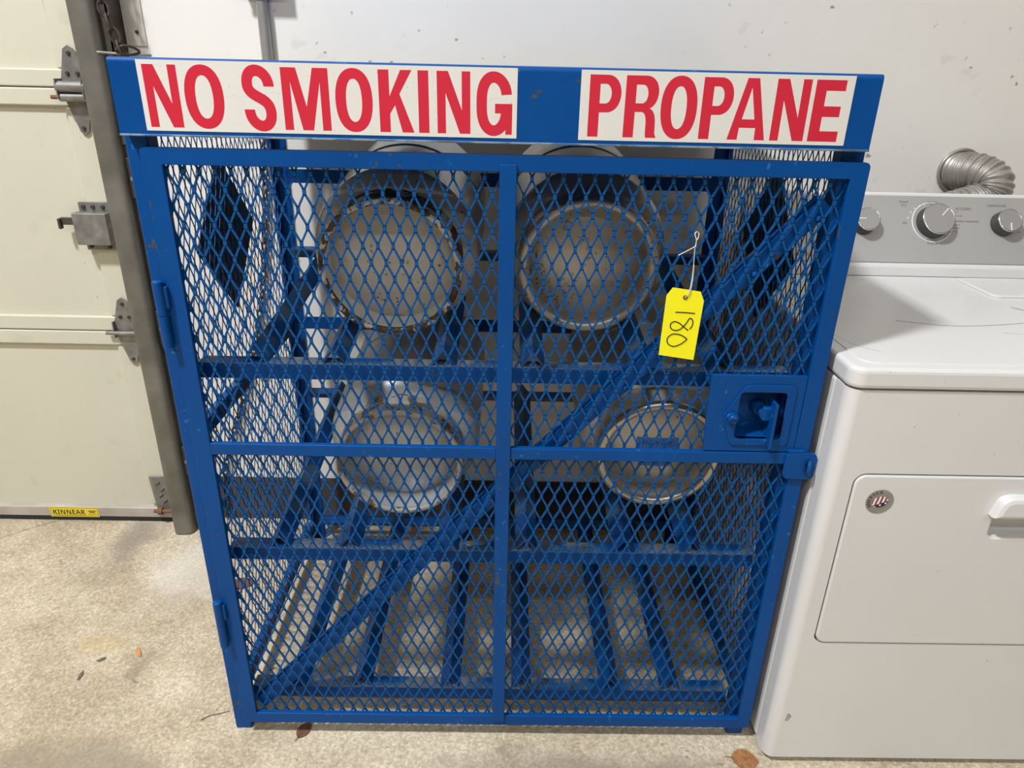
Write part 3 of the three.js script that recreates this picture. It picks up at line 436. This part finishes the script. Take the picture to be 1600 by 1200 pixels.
// ---------------------------------------------------------------- yellow tag wired to the mesh
{
  const at = (cx, cy) => [0.793 + 1.967e-4 * cx + 2.08e-5 * cy, 1.138 - 2.142e-4 * cy + 3.3e-6 * cx];
  const t = thing('lot_tag', 'yellow card tag numbered 180 wired to the cage door', 'tag', [...at(318, 594), 0.022]);
  const out = [[215, 518], [443, 550], [472, 622], [400, 1103], [103, 1060], [163, 580]], g0 = ext(poly(out.map((q) => at(...q)).reverse()), 0.0215, 0.0222);
  const card = obj('card', g0, std({ color: srgb(255, 246, 16), roughness: 0.6 }), t);
  const ink = std({ color: srgb(34, 34, 30), roughness: 0.6 });
  const line = (pts) => tube(pts.map((q) => [...at(...q), 0.0222]), 0.0010, 60, 5).translate(0, 0, 0);
  for (const [pts, nm] of [[[[237, 711], [320, 714], [400, 721]], 'digit_one'], [[[347, 858], [310, 830], [270, 798], [228, 786], [200, 806], [204, 842], [240, 858], [285, 845], [330, 800], [362, 758], [384, 778], [382, 816], [360, 847]], 'digit_eight'], [[[340, 928], [285, 895], [215, 889], [175, 922], [180, 966], [225, 989], [290, 968], [340, 930]], 'digit_zero']]) obj(nm, line(pts), ink, card);
  obj('grommet', flat(new THREE.TorusGeometry(0.0028, 0.0012, 8, 18).translate(...at(318, 594), 0.0224)), std({ color: srgb(120, 100, 60), roughness: 0.4, metalness: 0.7 }), t);
  const wire = (pts) => tube(pts.map(([a, b, z]) => [...at(a, b), z]), 0.0008, 60, 6);
  obj('wire', [wire([[318, 594, 0.0235], [345, 556, 0.0238], [366, 480, 0.021], [384, 350, 0.018], [395, 235, 0.014], [412, 180, 0.010], [430, 150, 0.008], [432, 125, 0.006], [415, 115, 0.006], [400, 135, 0.008], [408, 165, 0.011], [402, 215, 0.014]]), wire([[402, 215, 0.014], [330, 248, 0.016], [258, 279, 0.018]]), wire([[318, 594, 0.0236], [352, 545, 0.024], [374, 470, 0.021], [388, 350, 0.018]])], std({ color: srgb(226, 226, 222), roughness: 0.35, metalness: 0.4 }), t, 'thin bright tie wire');
}

// ---------------------------------------------------------------- clothes dryer
{
  const X0 = 1.143, X1 = 1.880, XC = (X0 + X1) / 2, ZF_ = 0.071, ZS = 0.022, ZBk = -0.625;
  const dr = thing('clothes_dryer', 'white clothes dryer with grey control panel beside the cage', 'dryer', [XC, 0, -0.28]);
  obj('cabinet', bx(X0, X1, 0.018, 0.874, ZBk, ZS - 0.003, 0.006), enamelScuffed, dr);
  // front panel wraps round the corners; the loading door sits in its opening
  const DX0 = 1.190, DX1 = X0 + X1 - DX0, DY0 = 0.338, DY1 = 0.714;
  const plan = new THREE.Shape(), r = 0.022; // (x, -z)
  plan.moveTo(X0, -ZS + 0.001); plan.lineTo(X0, -(ZF_ - r)); plan.absarc(X0 + r, -(ZF_ - r), r, Math.PI, 1.5 * Math.PI); plan.lineTo(X0 + 0.030, -ZF_); plan.lineTo(X0 + 0.030, -ZS + 0.001); 
  const corner = extY(plan, 0.018, 0.874, 0.0, 12), other = corner.clone().scale(-1, 1, 1).translate(X0 + X1, 0, 0); { const p = other.attributes.position.array, n = other.attributes.normal.array; for (const a of [p, n]) for (let i = 0; i < a.length; i += 9) for (let k = 0; k < 3; k++) { const q = a[i + 3 + k]; a[i + 3 + k] = a[i + 6 + k]; a[i + 6 + k] = q; } }
  const face = new THREE.Shape(); face.moveTo(X0 + 0.030, 0.018); face.lineTo(X1 - 0.030, 0.018); face.lineTo(X1 - 0.030, 0.874); face.lineTo(X0 + 0.030, 0.874); face.closePath(); face.holes.push(rrect(DX0 - 0.0035, DX1 + 0.0035, DY0 - 0.0035, DY1 + 0.0035, 0.022, new THREE.Path()));
  obj('front_panel', [corner, other, ext(face, ZF_ - 0.030, ZF_, 0.0)], enamelScuffed, dr);
  obj('door_gap', bx(DX0 - 0.01, DX1 + 0.01, DY0 - 0.01, DY1 + 0.01, ZS, ZF_ - 0.0305), gapDark, dr);
  const ds = rrect(DX0, DX1, DY0, DY1, 0.019); ds.holes.push(rrect(1.452, X0 + X1 - 1.452, 0.588, 0.652, 0.014, new THREE.Path()));
  const door = obj('door', ext(ds, ZF_ - 0.022, ZF_ + 0.0022, 0.003, 12), enamelScuffed, dr);
  obj('handle_cup', [bx(1.449, X0 + X1 - 1.449, 0.585, 0.655, ZF_ - 0.029, ZF_ - 0.027), ext((() => { const s = rrect(1.4495, X0 + X1 - 1.4495, 0.5855, 0.6545, 0.016); s.holes.push(rrect(1.4525, X0 + X1 - 1.4525, 0.5885, 0.6515, 0.0135, new THREE.Path())); return s; })(), ZF_ - 0.027, ZF_ - 0.0005)], whiteEnamel, door);
  const hd = new THREE.Shape(), a0 = 1.440, a1 = X0 + X1 - 1.440; hd.moveTo(a0, 0.640); hd.lineTo(a0 + 0.006, 0.666); hd.quadraticCurveTo(a0 + 0.010, 0.681, a0 + 0.030, 0.682); hd.lineTo(a1 - 0.030, 0.682); hd.quadraticCurveTo(a1 - 0.010, 0.681, a1 - 0.006, 0.666); hd.lineTo(a1, 0.640); hd.closePath();
  obj('handle', ext(hd, ZF_ - 0.006, ZF_ + 0.022, 0.0085, 12), whiteEnamel, door);
  const em = flat(new THREE.CircleGeometry(0.0245, 48)); em.rotateZ(0.25).translate(1.241, 0.662, ZF_ + 0.0028);
  obj('emblem_sticker', em, std({ roughness: 0.4, map: print(512, 512, (c) => {
    c.fillStyle = '#8a887e'; c.fillRect(0, 0, 512, 512); c.strokeStyle = '#a5a399'; for (const q of [236, 220, 206]) { c.lineWidth = 4; c.beginPath(); c.arc(256, 256, q, -1.2, 1.9); c.stroke(); }
    c.save(); c.beginPath(); c.ellipse(262, 262, 150, 118, 0, 0, 7); c.clip(); c.fillStyle = '#f1eeee'; c.fillRect(0, 0, 512, 512); c.fillStyle = '#8c2a33'; for (let k = 0; k < 5; k++) { c.save(); c.translate(110 + k * 82, 130); c.transform(1, 0, -0.45, 1, 40, 0); c.fillRect(0, 0, 40, 180); c.restore(); }
    c.fillStyle = '#1d1f3d'; c.beginPath(); c.moveTo(90, 312); c.quadraticCurveTo(260, 300, 430, 262); c.lineTo(430, 420); c.lineTo(90, 420); c.fill();
    c.fillStyle = '#f4f4f4'; for (const [x, y, q] of [[160, 340, 22], [258, 330, 30], [360, 312, 30]]) { c.beginPath(); for (let k = 0; k < 10; k++) { const rr = k % 2 ? q * 0.42 : q, t = -Math.PI / 2 + k * Math.PI / 5; c.lineTo(x + rr * Math.cos(t), y + rr * Math.sin(t)); } c.fill(); } c.restore();
    c.fillStyle = '#14160f'; c.font = 'bold 92px sans-serif'; c.textAlign = 'center'; const W = 'AMERICA'; for (let k = 0; k < 7; k++) { const t = -Math.PI * 1.10 + k * 0.345; c.save(); c.translate(256 + 200 * Math.cos(t), 256 + 200 * Math.sin(t)); c.rotate(t + Math.PI / 2); c.fillText(W[k], 0, 32); c.restore(); }
  }) }), door, 'round grey sticker reading AMERICA with flag stripes', true);
  const vent = []; for (let k = 0; k < 6; k++) vent.push(bx(1.170 + k * 0.0005, 1.182 - Math.abs(k - 3) * 0.0016, 0.125 + k * 0.0035, 0.1262 + k * 0.0035, ZF_ - 0.001, ZF_ + 0.0003).translate(0, 0, 0));
  obj('scuff_mark', vent, knobSide, dr, 'small dark scuff marks');
  for (const [x, z] of [[X0 + 0.05, 0.0], [X1 - 0.05, 0.0], [X0 + 0.05, -0.56], [X1 - 0.05, -0.56]]) obj('foot', cyl(0.018, 0.015, 0.02, 'y', x, 0.01, z, 16), rubber, dr);
  // top
  const top = rrect(X0 - 0.003, X1 + 0.003, -0.076, -ZBk, 0.026); // (x, -z)
  const lid = obj('top_panel', [extY(top, 0.8775, 0.914, 0.008, 10), extY(rrect(X0 + 0.022, X1 - 0.022, -0.050, 0.50, 0.03), 0.910, 0.9155, 0.0015, 8)], enamelScuffed, dr);
  obj('lint_cover', [extY(rrect(1.625, 1.80, 0.336, 0.484, 0.016), 0.9145, 0.921, 0.003, 8)], whiteEnamel, lid);
  for (const [pts, w] of [[[[1.33, -0.17], [1.42, -0.145], [1.52, -0.155], [1.60, -0.175]], 0.0008], [[[1.50, -0.11], [1.58, -0.10], [1.66, -0.12]], 0.0005], [[[1.62, -0.27], [1.65, -0.23]], 0.001], [[[1.17, -0.10], [1.19, -0.03], [1.22, 0.0]], 0.0005]]) obj('scratch', tube(pts.map(([x, z]) => [x, 0.9152, z]), w, 24, 5), knobSide, lid);
  // console
  const cs = new THREE.Shape(); cs.moveTo(0.506, 0.9155); cs.lineTo(0.508, 0.934); cs.quadraticCurveTo(0.510, 0.941, 0.516, 0.944); cs.lineTo(0.6035, 1.0885); cs.quadraticCurveTo(0.606, 1.0925, 0.610, 1.092); cs.lineTo(0.613, 1.089); cs.lineTo(0.630, 0.9155); cs.closePath();
  obj('console', extX(cs, X0 + 0.002, X1 - 0.002, 0.003), whiteEnamel, dr);
  // control panel plate on the slope: s along the slope from its foot, x across
  const sl = Math.atan2(0.0875, 0.1445), PW = X1 - X0 - 0.012, PH = 0.164, onPanel = (g) => flat(g.rotateX(-sl).translate(0, 0.9435, -0.5145));
  const px = 2048, ppm = px / PW;
  const printMap = print(px, Math.round(PH * ppm), (c, w, h) => {
    c.fillStyle = '#aeaca8'; c.fillRect(0, 0, w, h); const X = (x) => (x - X0 - 0.006) * ppm, Y = (s) => h - (s - 0.002) * ppm; c.fillStyle = '#4a4846'; c.textAlign = 'center';
    const T = (txt, x, s, size, font = 'sans-serif', col = '#35332f') => { c.fillStyle = col; c.font = `${Math.round(size * 1.15)}px ${font}`; c.fillText(txt, X(x), Y(s)); };
    T('TEMPERATURE', 1.745, 0.143, 17); T('ACCUDRY', 1.665, 0.133, 22, 'sans-serif'); T('ENERGY PREFERRED', 1.672, 0.103, 16); T('Timed', 1.522, 0.148, 19); T('Dry', 1.522, 0.140, 19); T('OFF', 1.522, 0.096, 17); T('WRINKLE', 1.585, 0.055, 18); T('SHIELD', 1.585, 0.047, 18);
    T('Very Dry', 1.640, 0.126, 13); T('Heavy Duty', 1.648, 0.117, 13); T('Normal', 1.645, 0.095, 13); T('Casual', 1.645, 0.087, 13); T('Less Dry', 1.636, 0.078, 13); T('OFF', 1.618, 0.066, 14); T('Damp Dry', 1.592, 0.150, 12); T('HIGH', 1.798, 0.124, 12); T('MED', 1.800, 0.102, 12); T('LOW', 1.794, 0.080, 12); T('Air Only', 1.762, 0.131, 12); T('SHIELD', 1.408, 0.139, 17);
    T('Whirlpool', 1.263, 0.014, 34, 'serif'); c.strokeStyle = '#8a8886'; c.lineWidth = 3; c.beginPath(); c.ellipse(X(1.263), Y(0.018), 84, 26, -0.12, 0.2, 5.6); c.stroke();
    for (const [x, s] of [[1.530, 0.112], [1.538, 0.126], [1.548, 0.135], [1.560, 0.141], [1.572, 0.144]]) { c.fillStyle = '#f2f2ee'; c.beginPath(); c.arc(X(x), Y(s), 5, 0, 7); c.fill(); }
  });
  const pg = new THREE.PlaneGeometry(PW, PH); pg.translate(XC, 0.002 + PH / 2, 0.0012); pg.rotateX(-sl); pg.translate(0, 0.9435, -0.5145);
  const panel = obj('control_panel', [pg], std({ map: printMap, roughness: 0.35, metalness: 0.15 }), dr, 'grey printed control panel', true);
  for (const [x, s, r0, bez, ang] of [[1.588, 0.101, 0.036, 0.048, -0.75], [1.756, 0.100, 0.0265, 0, 3.14], [1.422, 0.097, 0.0265, 0, 1.57]]) {
    const k = sub('knob', dr, 'grey knob with chrome edge');
    if (bez) obj('bezel', onPanel(flat(new THREE.TorusGeometry(bez, 0.0012, 6, 60)).translate(x, s, 0.002)), whiteMark, k);
    obj('grip', onPanel(cyl(r0 + 0.003, r0 + 0.001, 0.026, 'z', x, s, 0.015, 48)), knobSide, k);
    obj('rim', onPanel(flat(new THREE.TorusGeometry(r0, 0.0018, 8, 60)).translate(x, s, 0.0285)), chrome, k);
    obj('cap', onPanel(cyl(r0, r0 - 0.001, 0.003, 'z', x, s, 0.0290, 48)), knobGrey, k);
    obj('pointer', onPanel(bx(-0.0009, 0.0009, r0 * 0.25, r0 * 0.92, -0.0005, 0.0008).rotateZ(ang).translate(x, s, 0.0308)), whiteMark, k);
  }
}
// ---------------------------------------------------------------- foil vent hose from the wall
{
  const cv = new THREE.CatmullRomCurve3([V(1.760, 1.122, WZ - 0.03), V(1.764, 1.124, WZ + 0.016), V(1.785, 1.122, WZ + 0.058), V(1.802, 1.106, WZ + 0.086), V(1.792, 1.072, WZ + 0.096), V(1.750, 1.050, WZ + 0.098), V(1.690, 1.030, WZ + 0.096), V(1.635, 0.998, WZ + 0.094), V(1.60, 0.93, WZ + 0.09)]);
  const n = 460, rad = 28, fr = cv.computeFrenetFrames(n, false), pos = [], idx = [];
  for (let i = 0; i <= n; i++) { const p = cv.getPointAt(i / n), R = 0.0465 + 0.0022 * Math.cos(i * Math.PI * 2 / 9) + 0.0012 * Math.sin(i * 0.37); for (let k = 0; k <= rad; k++) { const a = k / rad * Math.PI * 2, v = p.clone().addScaledVector(fr.normals[i], R * Math.cos(a)).addScaledVector(fr.binormals[i], R * Math.sin(a)); pos.push(v.x, v.y, v.z); } }
  for (let i = 0; i < n; i++) for (let k = 0; k < rad; k++) { const a = i * (rad + 1) + k, b = a + rad + 1; idx.push(a, a + 1, b, b, a + 1, b + 1); }
  const g = new THREE.BufferGeometry(); g.setAttribute('position', new THREE.Float32BufferAttribute(pos, 3)); g.setIndex(idx); g.computeVertexNormals();
  const h = thing('vent_hose', 'crinkled grey foil dryer vent hose coming out of the wall', 'hose', [1.765, 1.125, WZ]);
  obj('duct', g, foil, h);
  obj('wall_collar', flat(new THREE.TorusGeometry(0.053, 0.005, 8, 40)).translate(1.762, 1.123, WZ + 0.003), foil, h);
}
// ---------------------------------------------------------------- litter on the floor
function leaf(name, label, x, z, L, w, turn, mat, curl) {
  const s = new THREE.Shape(); s.moveTo(-L / 2, 0); s.bezierCurveTo(-L * 0.3, w * 0.75, L * 0.25, w * 0.7, L / 2, 0); s.bezierCurveTo(L * 0.25, -w * 0.7, -L * 0.3, -w * 0.75, -L / 2, 0);
  const g = new THREE.ExtrudeGeometry(s, { depth: 0.0006, bevelEnabled: false, curveSegments: 14 }).rotateX(-Math.PI / 2), p = g.attributes.position; for (let i = 0; i < p.count; i++) p.setY(i, p.getY(i) + 0.001 + curl * (p.getZ(i) / w) ** 2 + 0.35 * curl * Math.abs(p.getX(i) / L)); g.computeVertexNormals();
  const t = thing(name, label, 'leaf', [x, 0, z]); obj('blade', g.rotateY(turn).translate(x, 0, z), mat, t);
  const c = Math.cos(turn), n = -Math.sin(turn), P = (a) => [x + a * c, 0.0022 + curl * 0.35 * Math.min(0.5, Math.abs(a) / L), z + a * n]; obj('stem', tube([P(L * 0.48), P(0), P(-L * 0.5), P(-L * 0.72)], 0.0008, 16, 5), mat, t);
}
leaf('dry_leaf', 'dark reddish brown leaf half under the cage door', 0.151, 0.004, 0.046, 0.026, 1.2, leafRed, 0.006);
leaf('dry_leaf', 'curled tan brown leaf beside the dryer foot', 1.108, 0.066, 0.058, 0.044, -0.15, leafMat, 0.007);
leaf('dry_leaf', 'broad reddish leaf on the floor left of the cage mesh', -0.150, -0.475, 0.075, 0.045, 0.3, leafRed, 0.008);
leaf('dry_leaf', 'rust coloured leaf on the floor under the middle shelf', 0.190, -0.60, 0.045, 0.03, 0.9, leafMat, 0.007);
tag(obj('wood_chip', extY(poly([[-0.019, -0.002], [-0.008, -0.005], [0.012, -0.0045], [0.018, 0.001], [0.006, 0.004], [-0.012, 0.0035]]), 0, 0.004, 0.0008).rotateY(-0.95).translate(-0.315, 0, -0.215), woodBit, null), 'orange wood splinter on the concrete floor', 'wood chip');
tag(obj('stone_chip', extY(poly([[-0.010, -0.001], [-0.004, -0.005], [0.006, -0.004], [0.011, 0.002], [0.002, 0.005]]), 0, 0.004, 0.001).rotateY(0.4).translate(-0.395, 0, -0.190), greyBit, null), 'grey stone chip on the concrete beside the orange splinter', 'chip');
tag(obj('bark_chip', extY(poly([[-0.003, -0.012], [0.002, -0.014], [0.005, 0.002], [0.001, 0.015], [-0.004, 0.006]]), 0, 0.003, 0.0008).rotateY(0.12).translate(-0.418, 0, -0.140), greyBit, null), 'dark narrow bark chip lying on the open concrete', 'chip');
tag(obj('twig', tube([[-0.085, 0.0014, -0.018], [-0.07, 0.0016, -0.030], [-0.05, 0.0014, -0.036], [-0.03, 0.0014, -0.044]], 0.0012, 16, 5), greyBit, null), 'thin dry twig beside the left cage foot', 'twig');

renderer.render(scene, camera);
